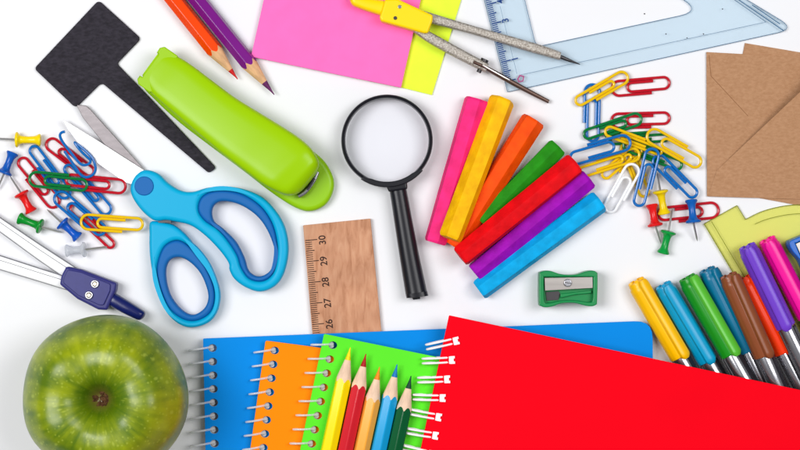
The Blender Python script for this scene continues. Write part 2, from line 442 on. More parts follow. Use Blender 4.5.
bm_obj('lens', bm, clear_mat('lens_glass', (254, 254, 255), (236, 238, 242), 0.01, 0.25, 0.03), r)
col_pts = []
for i in range(15):
    a = radians(48 + 84*i/14 ); q = 46.8
    col_pts.append((387 + q*cos(a+radians(-8)), 140.5 + q*sin(a+radians(-8))))
inn = []
for i in range(15):
    a = radians(48 + 84*i/14); q = 42.6 if abs(i-7) > 5 else 41.2
    inn.append((387 + q*cos(a+radians(-8)), 140.5 + q*sin(a+radians(-8))))
plate('collar', [col_pts + inn[::-1]], 2.0, 11.4, 0.5, m_blk, r)
plate('collar_lug', [rpoly([(385, 184), (407, 181), (407.5, 189), (389, 192)], 2)], 2.4, 10.6, 0.9, m_blk, r)
h = loft('handle', [(388.5,186),(391,200),(398.5,250),(405.5,294)], [(405,183),(408,197),(417.5,247),(427,291)], [1.5,1,.5,.3], [9.5,9.8,10.4,11], m_blk, r, expo=2.4, m=36)
loft('end_cap', [(405.6,294),(406.4,298)], [(427.2,291),(428.5,295.5)], .4, 10.4, m_blk, h, expo=3.5)
plate('hanging_lug', [rpoly([(412,296.5),(420,295.5),(420.5,299),(413,300)], 1)], 3.6, 7, .5, m_blk, h)

# ------------------------------------------------------------------ clear blue set square
r = thing('set_square', 'clear pale blue set square with centimetre scale', 'set square', W(560, 60, 0))
m_sq = clear_mat('clear_blue_plastic', (246, 250, 252), (196, 222, 238), 0.05, 0.5, 0.12)
m_edge = clear_mat('clear_blue_edge', (150, 184, 206), (110, 148, 180), 0.4, 0.75, 0.2)
sq = plate('sheet', [rpoly([(507.5, 92), (795, 29), (437, -187)], [1, 7, 7], 6), rpoly([(536, 47), (702, 11), (497, -114)], [8, 9, 8], 6)], 0.1, 2.3, 0.35, m_sq, r)
bm = bmesh.new(); o = r.location
def line(a, b, w, hh=2.35): tube([W(*a, hh)-o, W(*b, hh)-o], w*U, 6, bm=bm)
line((521, 74.8), (766, 22), 0.2); line((766, 22), (726, -6), .3); line((517, 74), (500, 6), .18)
for pl in (rpoly([(507.5, 92), (795, 29), (437, -187)], [1, 7, 7], 6), rpoly([(536, 47), (702, 11), (497, -114)], [8, 9, 8], 6)):
    pw = [W(q[0], q[1], 1.2) - o for q in pl]; tube(pw + [pw[0]], .36*U, 6, bm=bm)
line((784, 31), (736, -2), .55, 2.2); line((780, 24), (752, 5), .5, 2.2)
bm_obj('edge_line', bm, m_edge, sq)
bm = bmesh.new()
ex = Vector((507.5, 92)); ed = Vector((-.243, -.970)); en = Vector((.970, -.243))
def tick_quad(bm, a, b, w, h, o):
    a = Vector(a); b = Vector(b); d = (b-a).normalized(); nn = Vector((-d.y, d.x))*w/2
    vs = [bm.verts.new(W(p.x, p.y, h) - o) for p in (a+nn, b+nn, b-nn, a-nn)]; bm.faces.new(vs)
for i in range(0, 90):
    p = ex + ed*(10.5 + i*1.98)
    ln = 10 if i % 10 == 0 else (7.5 if i % 5 == 0 else 5.6)
    tick_quad(bm, p + en*1, p + en*(1+ln), 0.95 if i % 5 else 1.25, 2.42, o)
bm_obj('scale_marks', bm, M['ink_blue'], sq, smooth=False)
for i, n_ in enumerate(('1', '2', '3', '4')):
    p = ex + ed*(10.5 + (i+1)*19.8) + en*15.5
    text('numeral', n_, p.x, p.y, 2.42, 9.5, 104, M['ink_blue'], sq)
plate('zero_mark', [rpoly([(517,79),(519.5,74.5),(524.5,76),(523.5,81.5),(518.5,82.5)], 1), rpoly([(518.7,78.9),(520.2,76.3),(523,77.1),(522.4,80.4),(519.4,81)], .5)], 2.33, 2.46, .03, mat('magenta_ink', (166, 84, 130), .6, .2), sq)
bm = bmesh.new()
for (x, y) in ((644.5, 13.8), (722.5, 9), (687, 38), (703.5, 34), (666, 34)):
    bmesh.ops.create_uvsphere(bm, u_segments=10, v_segments=6, radius=0.00032, matrix=Matrix.Translation(W(x, y, 2.4 if x != 644.5 else 0.2)-o))
bm_obj('speck', bm, M['dark_steel'], sq)

# ------------------------------------------------------------------ clear lime stencil ruler on the right
r = thing('stencil_ruler', 'clear lime green curved stencil ruler under the felt pens', 'stencil ruler', W(760, 260, 0))
m_lime = clear_mat('clear_lime_plastic', (250, 250, 214), (226, 226, 120), 0.06, 0.6, 0.15)
arc = catmull([(745.5, 219.5), (760, 212.3), (774, 208), (790, 205.2), (806, 205), (824, 210), (842, 222), (852, 240)], False, 5)
st = plate('sheet', [[(704, 224), (737, 205.5)] + [tuple(p) for p in arc] + [(890, 380), (830, 420), (806, 396)]], 0.1, 2.0, 0.3, m_lime, r)
bm = bmesh.new(); o = r.location
def line2(a, b, w, hh=2.0): tube([W(*a, hh)-o, W(*b, hh)-o], w*U, 6, bm=bm)
line2((711.5, 221.5), (760, 303), .35); line2((704.3, 224), (760, 317.5), .5, 1.2); line2((704, 224), (737, 205.5), .4, 1.2); line2((737, 205.5), (745.5, 219.5), .4, 1.2)
pa = [W(p[0], p[1], 1.2)-o for p in arc]; tube(pa, .4*U, 6, bm=bm)
pa = [W(400+(p[0]-400)*.998+2, p[1]+9, 2.0)-o for p in arc[3:]]; tube(pa, .3*U, 6, bm=bm)
bm_obj('edge_line', bm, clear_mat('lime_edge', (176, 182, 50), (156, 166, 44), .5, .9, .3), st)

# ------------------------------------------------------------------ kraft envelopes
m_kr = mat('kraft_paper', (170, 126, 92), 0.8, 0.15, rgb2=(184, 140, 106), vscale=520, bump=0.35, bscale=1300, detail=9, stretch=(1, 1.8, 1))
r = thing('envelope', 'brown kraft envelope showing only a corner behind the other', 'envelope', W(790, 60, 0), group='kraft envelopes')
plate('back_panel', [[(745, 43), (940, 76), (910, 226), (716, 190)]], 0.05, 0.7, 0.05, m_kr, r)
r = thing('envelope', 'brown kraft envelope on top with open diagonal flap', 'envelope', W(750, 120, .7), group='kraft envelopes')
plate('back_panel', [[(706.5, 52), (960, 66), (957, 204), (707, 196.3)]], 0.72, 1.3, 0.05, m_kr, r)
# pocket flap, lifting towards its diagonal edge
bm = bmesh.new(); o = r.location
def fl(x, y): 
    d = max(0, (x-712)/90.0); return 1.5 + 10*min(1.5, d)*(max(0.0, (200-y)/110.0))
cols = 24; g = []
for i in range(cols+1):
    x = 709 + (900-709)*i/cols
    ytop = 175 - (x-712)*0.942 if x > 712 else 193 - (x-709)*6
    ytop = max(ytop, 60); yb = 196.4 + (x-707)*0.03; row = []
    for j in range(9):
        y = ytop + (yb-ytop)*j/8; row.append(bm.verts.new(W(x, y, fl(x, y)) - o))
    g.append(row)
for i in range(cols):
    for j in range(8): bm.faces.new((g[i][j], g[i+1][j], g[i+1][j+1], g[i][j+1]))
bm_obj('flap', bm, m_kr, r, smooth=False)
bm = bmesh.new(); tube([W(711, 76, 1.3)-o, W(748, 116, 1.3)-o], 0.00012, 6, bm=bm); tube([W(711, 76, 1.3)-o, W(709, 55, 1.3)-o], 0.00012, 6, bm=bm)
bm_obj('crease', bm, mat('kraft_crease', (140, 98, 66), .8, .1), r)

# ------------------------------------------------------------------ crayons
def crayon(label, top, bot, ztop, zbot, rgb, rad=5.0, roll=0.3):
    p0 = W(*top, ztop); p1 = W(*bot, zbot); fr = frame(p0, p1, roll); L = (p1-p0).length
    r_ = bpy.data.meshes.new('crayon'); bm = bmesh.new(); a = rad/1000
    seg = 48
    xs = [0, 0.0004, 0.0012] + [0.0012 + (L-0.0024)*i/40 for i in range(1, 40)] + [L-0.0012, L-0.0004, L]
    rings = []; sd = random.random()*50
    for x in xs:
        e = min(x, L-x); k = 1 - 0.13*max(0, 1-e/0.0012)**1.5; k *= 1.04 - 0.10*x/L
        ring = []
        for j in range(seg):
            th = 2*pi*j/seg; q = (th % (pi/3)) - pi/6
            v = min(a*0.90/cos(q), a*1.03)
            v *= 1 + 0.016*noise.noise(Vector((x*70+sd, cos(th)*1.5, sin(th)*1.5))) + 0.005*noise.noise(Vector((x*300+sd, cos(th)*5, sin(th)*5)))
            if abs(q) > 0.46: v *= 0.995
            ring.append(bm.verts.new((x, v*k*cos(th), v*k*sin(th))))
        rings.append(ring)
    for i in range(len(rings)-1):
        for j in range(seg): bm.faces.new((rings[i][j], rings[i][(j+1) % seg], rings[i+1][(j+1) % seg], rings[i+1][j]))
    bm.faces.new(rings[0][::-1]); bm.faces.new(rings[-1])
    bmesh.ops.recalc_face_normals(bm, faces=bm.faces); bm.to_mesh(r_); bm.free()
    m = mat('crayon_wax', rgb, 0.62, 0.22, var=0.16, vscale=170, bump=0.6, bscale=420, detail=8)
    o = link('crayon', r_, m); r_.set_sharp_from_angle(angle=radians(16)); o.matrix_world = fr
    o['label'] = label; o['category'] = 'crayon'; o['group'] = 'hexagonal crayons fanned out'
crayon('pink crayon, leftmost of the fan of crayons', (477, 99), (435, 243), 5.5, 5.5, (242, 40, 122), 5.7)
crayon('yellow crayon lying beside the pink crayon', (502.5, 99), (450, 238.5), 6.0, 14, (250, 182, 0), 5.8, 0.9)
crayon('orange crayon between the yellow and green crayons', (534, 119.5), (453.5, 246.5), 5.4, 5.4, (248, 78, 0), 5.6, 0.2)
crayon('green crayon, partly under the red crayon', (558, 146.5), (482, 223), 5.0, 5.0, (34, 138, 20), 5.1, 0.5)
crayon('red crayon lying over the end of the orange crayon', (575.5, 163.5), (460, 257), 8.6, 12, (224, 4, 16), 5.7, 0.75)
crayon('purple crayon between the red and blue crayons', (588.5, 178), (474.5, 273), 5.2, 5.2, (152, 8, 172), 5.3, 0.4)
crayon('light blue crayon, lowest of the fan of crayons', (600, 201), (479, 290.5), 5.4, 5.4, (0, 164, 224), 5.4, 0.9)

# ------------------------------------------------------------------ sharpeners
def sharpener(label, cx, cy, ang, rgb, group='pencil sharpeners'):
    c = W(cx, cy, 0); r = thing('pencil_sharpener', label, 'sharpener', c, group=group)
    r.rotation_euler = (0, 0, radians(-ang))
    P = lambda L: [Vector(((x-175)/3.75*U, (143-y)/3.75*U)) for x, y in L]
    mm = mat('sharpener_plastic', rgb, 0.3, 0.5)
    out = P([(67,95),(72,82),(88,77),(112,78),(150,90),(200,91),(238,79),(265,76),(279,82),(283,97),(281,190),(277,202),(262,208),(238,206),(198,196),(150,197),(118,208),(90,212),(73,207),(67,195)])
    out = catmull(out, True, 4)
    inn = catmull(P([(84,104),(92,99),(172,99),(258,99),(266,105),(266,150),(264,186),(250,193),(198,186),(150,187),(100,196),(86,190),(84,150)]), True, 4)
    plate_local('body', [out], 0.0, 0.0075, 0.0008, mm, r)
    b2 = plate_local('wall', [out, inn], 0.0075, 0.0115, 0.0005, mm, r)
    blade_p = P([(87,103),(264,100),(265,140),(88,150)])
    bl = plate_local('blade', [blade_p], 0.0105, 0.0112, 0.0001, mat('sharpener_blade', (160, 154, 150), 0.35, .5, .6, var=.1, vscale=100, stretch=(.3, 4, 1)), r)
    sc = plate_local('screw', [[Vector((q.x, q.y)) for q in circle(-3/3.75*U, 22/3.75*U, 3.9*U, 28)]], 0.0112, 0.0122, 0.0003, M['steel'], r)
    plate_local('screw_slot', [P([(160,118),(184,121),(184,124),(160,121)])], 0.0122, 0.01225, 0.00001, M['dark_steel'], sc)
    dark = mat('shaded_plastic', tuple(int(v*.6) for v in rgb), .5, .3)
    dk = plate_local('shaving_slot', [P([(92,156),(140,152),(146,160),(140,186),(96,188)])], 0.0075, 0.0079, 0.0001, M['dark_steel'], r)
    w = plate_local('wedge', [P([(146,162),(262,150),(262,160),(200,166),(146,178)])], 0.0075, 0.0095, 0.0004, mm, r)
    return r
sharpener('green pencil sharpener with a steel blade and screw', 566.5, 288, 0, (8, 134, 70))
sharpener('blue pencil sharpener cut off by the right edge of the photo', 811, 261, 247, (6, 96, 190))

# ------------------------------------------------------------------ felt pens
m_brl = mat('pen_barrel', (176, 176, 182), 0.22, 0.6, 0.95, var=0.05, vscale=50)
m_sec = mat('barrel_section_reflection', (42, 40, 46), 0.3, 0.4)
def pen(label, top, end, zt, ze, rgb, rgb2=None, rad=4.75, roll=-0.7, blen=62):
    p0 = W(*top, zt); p1 = W(*end, ze); r = thing('felt_pen', label, 'pen', group='capped felt pens side by side', matrix=frame(p0, p1))
    L = (p1-p0).length; a = rad/1000
    mc = mat('pen_cap', rgb, 0.3, 0.5, var=0.04, vscale=80)
    cl = mc if rgb2 is None else mat('pen_cap_clip', rgb2, 0.28, 0.5)
    flute = lambda th, x: 1 - (0.035 if (x > 0.004 and abs(((th+pi/8) % (pi/4)) - pi/8) < 0.1) else 0)
    cap = bm_obj('cap', lathe_x([(0.0011, a*.72), (0.0014, a*.84), (0.0026, a*.90), (0.0036, a*.90), (0.0042, a*.99), (0.006, a), (L*.5, a*1.0), (L-.0007, a*.985), (L-.0002, a*.96), (L, a*.90)], 48, radf=flute), mc, r)
    # notched crown on the closed end
    bm = bmesh.new()
    for q in range(5):
        th = 2*pi*q/5 + 0.4
        box(bm, 0.0014, a*.60*cos(th), a*.60*sin(th), 0.0022, a*.50, a*.42, Matrix.Rotation(th, 4, 'X'))
    bmesh.ops.bevel(bm, geom=bm.edges[:], offset=0.0004, segments=2, affect='EDGES')
    bm_obj('crown', bm, mc, cap)
    # broad clip ridge running down the cap and past its rim
    bm = bmesh.new(); rings = []; n = 40; ww = a*.54; hh = a*.36
    for i in range(n+1):
        s = i/n; x = 0.0016 + (L+0.0016-0.0016)*s
        e = 1.0
        if s > .95: e = sqrt(max(.25, 1-((s-.95)/.05)**2))
        if s < .04: e = .7 + .3*s/.04
        ring = []
        for j in range(12):
            ph = 2*pi*j/12; cs, sn = cos(ph), sin(ph)
            ring.append(bm.verts.new((x, math.copysign(abs(cs)**.6, cs)*ww*e, a*.90 + math.copysign(abs(sn)**.6, sn)*hh*(e if s > .94 else 1))))
        rings.append(ring)
    for i in range(n):
        for j in range(12): bm.faces.new((rings[i][j], rings[i][(j+1) % 12], rings[i+1][(j+1) % 12], rings[i+1][j]))
    bm.faces.new(rings[0][::-1]); bm.faces.new(rings[-1])
    Rm = Matrix.Rotation(roll, 4, 'X'); bm.transform(Rm)
    bm_obj('clip', bm, cl, cap)
    bl = blen*U; b = a*.86
    br = bm_obj('barrel', lathe_x([(L-.002, b*.9), (L+.001, b), (L+bl, b), (L+bl+.001, b*.9)], 48), m_brl, r)
    bm = bmesh.new()   # black sections and dark chrome reflection, painted as stripes along the barrel
    for q in (-0.95, 1.5, 3.2):
        box(bm, L + bl*.5, b*cos(q+pi/2)*.93, b*sin(q+pi/2)*.93, bl*.98, b*.72, b*.22, Matrix.Rotation(q, 4, 'X'))
    bmesh.ops.bevel(bm, geom=bm.edges[:], offset=0.0002, segments=2, affect='EDGES')
    bm_obj('barrel_stripe', bm, m_sec, br)
    return r
pen('orange-red felt pen squeezed between brown and purple pens', (744, 276), (783, 353), 4.9, 4.9, (246, 58, 6), blen=110)
pen('dark teal felt pen between the green and brown pens', (706, 268), (747, 352), 4.9, 4.9, (0, 108, 146), blen=60)
pen('yellow felt pen, leftmost of the row of pens', (635, 279.5), (680, 357), 5, 5, (250, 188, 0), roll=-0.5, rad=4.9, blen=60)
pen('light blue felt pen beside the yellow pen', (662, 283.5), (708, 361), 5, 5, (2, 152, 198), rad=4.9, roll=-0.2, blen=60)
pen('green felt pen with a paler green clip', (686, 276), (731, 355), 6.4, 10.5, (22, 140, 24), (88, 188, 52), roll=-0.55, rad=4.9)
pen('brown felt pen on top of the teal and orange-red pens', (727.5, 273.5), (764, 356), 10.5, 10.8, (136, 72, 40), roll=-0.5, rad=4.9)
pen('purple felt pen with its cap beside the magenta pen', (746, 244.5), (786, 327), 9.5, 10.2, (108, 58, 194), roll=0.1, rad=4.9, blen=90)
pen('magenta felt pen next to the blue sharpener', (766, 238), (807, 317), 5.2, 5.2, (238, 8, 148), roll=0.1, rad=4.9, blen=90)

# ------------------------------------------------------------------ notebooks
m_page = mat('page_white', (226, 224, 218), .8, .1, var=.05, vscale=900, stretch=(.05, .05, 30))
m_coil = clear_mat('clear_coil', (242, 243, 245), (252, 252, 254), .38, .75, .06)
m_wire = mat('white_wire', (248, 240, 244), .35, .5)
def notebook(label, poly, radii, z0, z1, rgb, holes, hr, ring_ends, coil, twin=False, wr=0.68, rough=.55, spec=.1):
    r = thing('spiral_notebook', label, 'notebook', W(poly[0][0], poly[0][1], z1), group='spiral notebooks stacked')
    r.location.z = z0/1000
    mm = mat('cover_card', rgb, rough, spec, var=.02, vscale=30, bump=.05, bscale=1200)
    out = rpoly(poly, radii)
    hl = [circle(x + (0 if twin else 1.5), y, hr, 20, 0.9) for x, y in holes]
    plate('front_cover', [out] + hl, z1-.5, z1, .12, mm, r)
    cx = sum(p[0] for p in poly)/len(poly); cy = sum(p[1] for p in poly)/len(poly)
    ins = [(p.x + (cx-p.x)*.004, p.y + (cy-p.y)*.006) for p in out]
    plate('pages', [ins] + hl, z0+.5, z1-.52, .05, m_page, r)
    plate('back_cover', [out] + hl, z0, z0+.48, .12, mm, r)
    zm = (z0+z1)/2; rz = (z1-z0)/2 + 0.75
    o = r.location
    for (hx, hy), (lx, ly) in zip(holes, ring_ends):
        A = W(hx, hy, zm+rz); B = W(lx, ly, zm); A.z = B.z = 0; c = (A+B)/2; d = (B-A)/2
        offs = (-2.3, 2.3) if twin else (0,)
        bm = bmesh.new(); per = Vector((-d.y, d.x, 0)).normalized()
        for f in offs:
            pts = []
            rng = range(-3, 27) if twin else range(0, 29)
            for k in rng:
                th = pi - 2*pi*k/28
                sk = per*(0.0009*(k/28-.5) if not twin else 0)
                pts.append(c + d*-cos(pi-th)*1.0*(1) + per*f*U + sk + Vector((0, 0, (zm + rz*sin(th))/1000)) - o)
            rad_ = wr/1000 if twin else [wr/1000*(.72 + .95*math.exp(-(min(k, 28-k)/2.2)**2)) for k in range(29)]
            tube(pts, rad_, 10, bm=bm)
        if twin:
            e = W(hx+1.0, hy, z1+.5) - o
            e.z = (z1+.45)/1000 - o.z
            ang = math.atan2(d.y, d.x)
            box(bm, e.x, e.y, e.z, .0022, .0034, .0008, Matrix.Rotation(ang, 4, 'Z'))
            for s_ in (-1, 1):
                q = e + per*s_*2.6*U - d.normalized()*1.2*U
                box(bm, q.x, q.y, e.z, .0022, .0011, .0009, Matrix.Rotation(ang, 4, 'Z'))
        bm_obj('ring', bm, coil, r)
    return r
zs = [2.9, 7.9, 12.0, ZG]
bh = [(211 + .28*i, 348 + 13.65*i) for i in range(9)]
notebook('blue spiral notebook at the bottom of the notebook stack', [(203, 338.5), (652.5, 320.5), (656, 640), (210, 660)], [1.5, 17, 10, 2], zs[0], zs[1], (0, 134, 222), bh, 4.3,
         [(x-22, y+2.5) for x, y in bh], m_coil)
oh = [(273.2 - 1.62*i, 350.5 + 13.9*i) for i in range(9)]
notebook('orange spiral notebook between the blue and green ones', [(265.5, 340.5), (560, 379), (523, 660), (226, 622)], [2, 8, 8, 2], zs[1], zs[2], (255, 136, 0), oh, 4.3,
         [(x-19, y+2) for x, y in oh], m_coil)
gh = [(331.3 - 3.0*i, 345.2 + 14.1*i) for i in range(9)]
notebook('bright green spiral notebook under the coloured pencils', [(324, 333.8), (640, 398.5), (580, 690), (264, 625)], [1.5, 8, 8, 2], zs[2], zs[3], (92, 226, 44), gh, 4.3,
         [(x-20, y-.5) for x, y in gh], m_coil)
rh = [(454.5, 341), (450.3, 360), (445.5, 379.3), (441, 398), (437, 417), (433.8, 435.5), (429.6, 454)]
rl = [(426.5, 347), (422.5, 361), (418, 380), (413.3, 397), (409.5, 411.5), (406, 430.5), (401, 447)]
notebook('red notebook with white wire rings, topmost of the stack', [(449, 315.2), (880, 407), (820, 690), (389, 598)], [1, 6, 6, 1], ZG+.3, ZG+4.6, (240, 0, 24), rh, 1.7,
         rl, m_wire, twin=True, wr=.5, rough=.65, spec=.07)

# ------------------------------------------------------------------ wooden ruler
m_rul, t_, b_ = node_mat('ruler_wood')
co = t_.nodes.new('ShaderNodeTexCoord'); mp = t_.nodes.new('ShaderNodeMapping'); mp.inputs['Scale'].default_value = (5, 1.2, 5); mp.inputs['Rotation'].default_value = (0, 0, radians(-18))
n1 = t_.nodes.new('ShaderNodeTexNoise'); n1.inputs['Scale'].default_value = 80; n1.inputs['Detail'].default_value = 12; n1.inputs['Distortion'].default_value = 0.6
rp = t_.nodes.new('ShaderNodeValToRGB'); rp.color_ramp.elements[0].position = .28; rp.color_ramp.elements[1].position = .72
rp.color_ramp.elements[0].color = (*lin((184, 124, 88)), 1); rp.color_ramp.elements[1].color = (*lin((224, 168, 132)), 1)
e = rp.color_ramp.elements.new(.5); e.color = (*lin((212, 152, 116)), 1)
t_.links.new(co.outputs['Object'], mp.inputs[0]); t_.links.new(mp.outputs[0], n1.inputs['Vector']); t_.links.new(n1.outputs['Fac'], rp.inputs[0])
n3 = t_.nodes.new('ShaderNodeTexNoise'); n3.inputs['Scale'].default_value = 55; mx = t_.nodes.new('ShaderNodeMixRGB'); mx.blend_type = 'MULTIPLY'; mx.inputs[0].default_value = .35
t_.links.new(co.outputs['Object'], n3.inputs['Vector']); t_.links.new(rp.outputs[0], mx.inputs[1]); t_.links.new(n3.outputs['Fac'], mx.inputs[2]); 
t_.links.new(mx.outputs[0], b_.inputs['Base Color']); b_.inputs['Roughness'].default_value = .55; setin(b_, 'Specular IOR Level', .25)
r = thing('wooden_ruler', 'wooden ruler end marked 26 to 30 above the blue notebook', 'ruler', W(345, 280, 0))
rb = plate('body', [rpoly([(303, 225.3), (370.5, 218.5), (392, 440), (322, 446)], [1, 1, 0, 0])], 0.05, 2.6, .25, m_rul, r)
bm = bmesh.new(); o = r.location
def rl_edge(y): return 303.6 + (y-225)*.0815
dirx = Vector((.9955, -.095))
for i in range(0, 47):
    y = 240.6 + i*2.1
    ln = 12 if i % 10 == 0 else (8.5 if i % 5 == 0 else 6.5)
    p = Vector((rl_edge(y)+.4, y)); tick_quad(bm, p, p + dirx*ln, .75 if i % 5 else .9, 2.64, o)
bm_obj('scale_marks', bm, M['ink_dark'], rb, smooth=False)
for n_, x, y in (('30', 322.6, 240), ('29', 324, 261), ('28', 325.8, 282), ('27', 327.8, 303), ('26', 329.6, 324)):
    text('numeral', n_, x, y, 2.64, 9.6, 96, M['ink_dark'], rb)

# ------------------------------------------------------------------ compass with white legs (left)
m_navy = mat('navy_plastic', (50, 50, 118), 0.38, 0.45, var=.06, vscale=300)
m_navy2 = mat('dark_navy_plastic', (16, 26, 92), 0.25, 0.5)
r = thing('drawing_compass', 'drawing compass with white legs and navy blue head', 'compass', W(60, 270, 0))
m_leg = mat('white_leg', (246, 246, 248), .25, .5)
for A, B in (([(-40,190.5),(0,217.5),(40,244.5),(84,273)], [(-40,205),(0,231.8),(40,261),(74,284)]),
             ([(-40,243),(0,255.5),(40,268.5),(80,281)], [(-40,258),(0,269.5),(40,281.5),(74,292)])):
    lg = loft('leg', A, B, 1.2, 5.6, m_leg, r, expo=5, hvis=.9)
    mid = [((a[0]*.66+b[0]*.34), (a[1]*.66+b[1]*.34)) for a, b in zip(A, B)]
    bm = bmesh.new(); tube([W(x, y, 5.6)-r.location for x, y in mid], .00016, 6, bm=bm)
    tube([W(a[0], a[1]+.1, 5.0)-r.location for a in A], .00035, 6, bm=bm)
    tube([W(a[0], a[1], 4.4)-r.location for a in B], .00025, 6, bm=bm)
    bm_obj('groove', bm, mat('groove_grey', (120, 120, 126), .5, .3), lg)
hd = plate('head', [rpoly([(66, 266.3), (81, 269.5), (116.5, 283), (115.5, 291), (107, 310.3), (98, 309.7), (77, 299), (59.5, 284.5), (61, 276)], [3, 4, 3, 4, 3, 3, 5, 3, 3])], 1.5, 9.5, 1.2, m_navy, r)
plate('head_plate', [rpoly([(67.5, 269.5), (81, 272), (110.5, 284), (110, 291), (103.5, 305.5), (98.5, 305), (78, 295.5), (63, 283), (64, 277)], 3)], 9.3, 10.3, .4, m_navy, hd)
for x, y in ((94.7, 284), (88.8, 295.2)):
    s_ = plate('rivet', [circle(x, y, 4.1, 24), circle(x, y, 2.2, 16)], 10.2, 11.2, .3, M['steel'], hd)
    plate('rivet_core', [circle(x, y, 2.1, 16)], 10.2, 10.7, .2, mat('rivet_core', (210, 196, 170), .3, .5, .6), s_)
gp = loft('grip', [(109,292.5),(113,292.3),(117,294),(132,303),(147,312.8)], [(105.5,301),(108,303),(110.5,306),(124,313.5),(141,321.5)], [3,2.6,2,1.6,1.6], [7.6,8,8.8,9,8.8], m_navy2, r, expo=2.8, round1=.08)

# ------------------------------------------------------------------ apple
ac = W(106.5, 395.5, 36); ac.z = 0
r = thing('apple', 'shiny green apple with the dimple facing up', 'apple', ac)
prof = catmull([(0.0, 51, 0), (2.5, 51.5, 0), (5.2, 55.4, 0), (7.8, 60.2, 0), (11.6, 63.9, 0), (17.5, 65.6, 0), (25.5, 63.8, 0), (33, 55, 0), (36.6, 45, 0), (37.1, 35, 0), (35.2, 24, 0), (30.5, 13, 0), (24, 5, 0), (17, 1.0, 0), (10, 0.4, 0), (4, 3, 0), (0, 4, 0)], False, 6)
bm = bmesh.new(); seg = 120; rings = []
for p in prof[1:-1]:
    ring = []
    for j in range(seg):
        th = 2*pi*j/seg; wob = 1 + .012*cos(5*th+.4)*min(1, p.y/60) + .016*cos(2*th+.9) + .010*cos(3*th+2)
        zz = p.y + (p.x/20)*.8*cos(5*th+.4)*(1 if p.y > 40 else .4) - .6*(p.x/20)*sin(th)
        ring.append(bm.verts.new((max(p.x, .05)*wob*cos(th)/1000, max(p.x, .05)*wob*sin(th)/1000, zz/1000)))
    rings.append(ring)
for i in range(len(rings)-1):
    for j in range(seg): bm.faces.new((rings[i][j], rings[i][(j+1) % seg], rings[i+1][(j+1) % seg], rings[i+1][j]))
bm.faces.new(rings[0]); bm.faces.new(rings[-1][::-1])
zmin = min(v.co.z for v in bm.verts)
for v in bm.verts: v.co.z -= zmin
m_ap, t_, b_ = node_mat('apple_skin'); L_ = t_.links
def nd(ty, **k):
    n = t_.nodes.new(ty)
    for a, v in k.items(): setattr(n, a, v)
    return n
co = nd('ShaderNodeTexCoord'); sep = nd('ShaderNodeSeparateXYZ'); L_.new(co.outputs['Object'], sep.inputs[0])
at = nd('ShaderNodeMath', operation='ARCTAN2'); L_.new(sep.outputs['Y'], at.inputs[0]); L_.new(sep.outputs['X'], at.inputs[1])
xy = nd('ShaderNodeCombineXYZ'); L_.new(sep.outputs['X'], xy.inputs[0]); L_.new(sep.outputs['Y'], xy.inputs[1])
ln = nd('ShaderNodeVectorMath', operation='LENGTH'); L_.new(xy.outputs[0], ln.inputs[0])
# radial streaks of lighter and darker green
stv = nd('ShaderNodeCombineXYZ'); sa = nd('ShaderNodeMath', operation='MULTIPLY'); sa.inputs[1].default_value = 5.0; L_.new(at.outputs[0], sa.inputs[0])
sb = nd('ShaderNodeMath', operation='MULTIPLY'); sb.inputs[1].default_value = 28; L_.new(ln.outputs['Value'], sb.inputs[0])
L_.new(sa.outputs[0], stv.inputs[0]); L_.new(sb.outputs[0], stv.inputs[1]); L_.new(sb.outputs[0], stv.inputs[2])
sn = nd('ShaderNodeTexNoise'); sn.inputs['Scale'].default_value = 1.6; sn.inputs['Detail'].default_value = 9; L_.new(stv.outputs[0], sn.inputs['Vector'])
# large mottling of greens
n1 = nd('ShaderNodeTexNoise'); n1.inputs['Scale'].default_value = 70; n1.inputs['Detail'].default_value = 6; L_.new(co.outputs['Object'], n1.inputs['Vector'])
cr = nd('ShaderNodeValToRGB'); sm = nd('ShaderNodeMath', operation='ADD'); sm.use_clamp = True; L_.new(n1.outputs['Fac'], sm.inputs[0]); sm2 = nd('ShaderNodeMath', operation='MULTIPLY_ADD'); sm2.inputs[1].default_value = .5; sm2.inputs[2].default_value = -.27; L_.new(sn.outputs['Fac'], sm2.inputs[0]); L_.new(sm2.outputs[0], sm.inputs[1]); L_.new(sm.outputs[0], cr.inputs[0])
cr.color_ramp.elements[0].position = .3; cr.color_ramp.elements[0].color = (*lin((84, 112, 0)), 1)
cr.color_ramp.elements[1].position = .72; cr.color_ramp.elements[1].color = (*lin((156, 168, 6)), 1)
# radial streaks near the dimple
cv = nd('ShaderNodeCombineXYZ'); mu = nd('ShaderNodeMath', operation='MULTIPLY'); mu.inputs[1].default_value = 7; L_.new(at.outputs[0], mu.inputs[0])
mu2 = nd('ShaderNodeMath', operation='MULTIPLY'); mu2.inputs[1].default_value = 170; L_.new(ln.outputs['Value'], mu2.inputs[0])
mu3 = nd('ShaderNodeMath', operation='MULTIPLY'); mu3.inputs[1].default_value = 150; L_.new(sep.outputs['Z'], mu3.inputs[0])
L_.new(mu.outputs[0], cv.inputs[0]); L_.new(mu2.outputs[0], cv.inputs[1]); L_.new(mu3.outputs[0], cv.inputs[2])
vo = nd('ShaderNodeTexVoronoi'); vo.inputs['Scale'].default_value = 1.0; L_.new(cv.outputs[0], vo.inputs['Vector'])
sp = nd('ShaderNodeValToRGB'); L_.new(vo.outputs['Distance'], sp.inputs[0])
sp.color_ramp.elements[0].position = .10; sp.color_ramp.elements[0].color = (1, 1, 1, 1); sp.color_ramp.elements[1].position = .26; sp.color_ramp.elements[1].color = (0, 0, 0, 1)
vo2 = nd('ShaderNodeTexVoronoi'); vo2.inputs['Scale'].default_value = 420; L_.new(co.outputs['Object'], vo2.inputs['Vector'])
sp2 = nd('ShaderNodeValToRGB'); L_.new(vo2.outputs['Distance'], sp2.inputs[0])
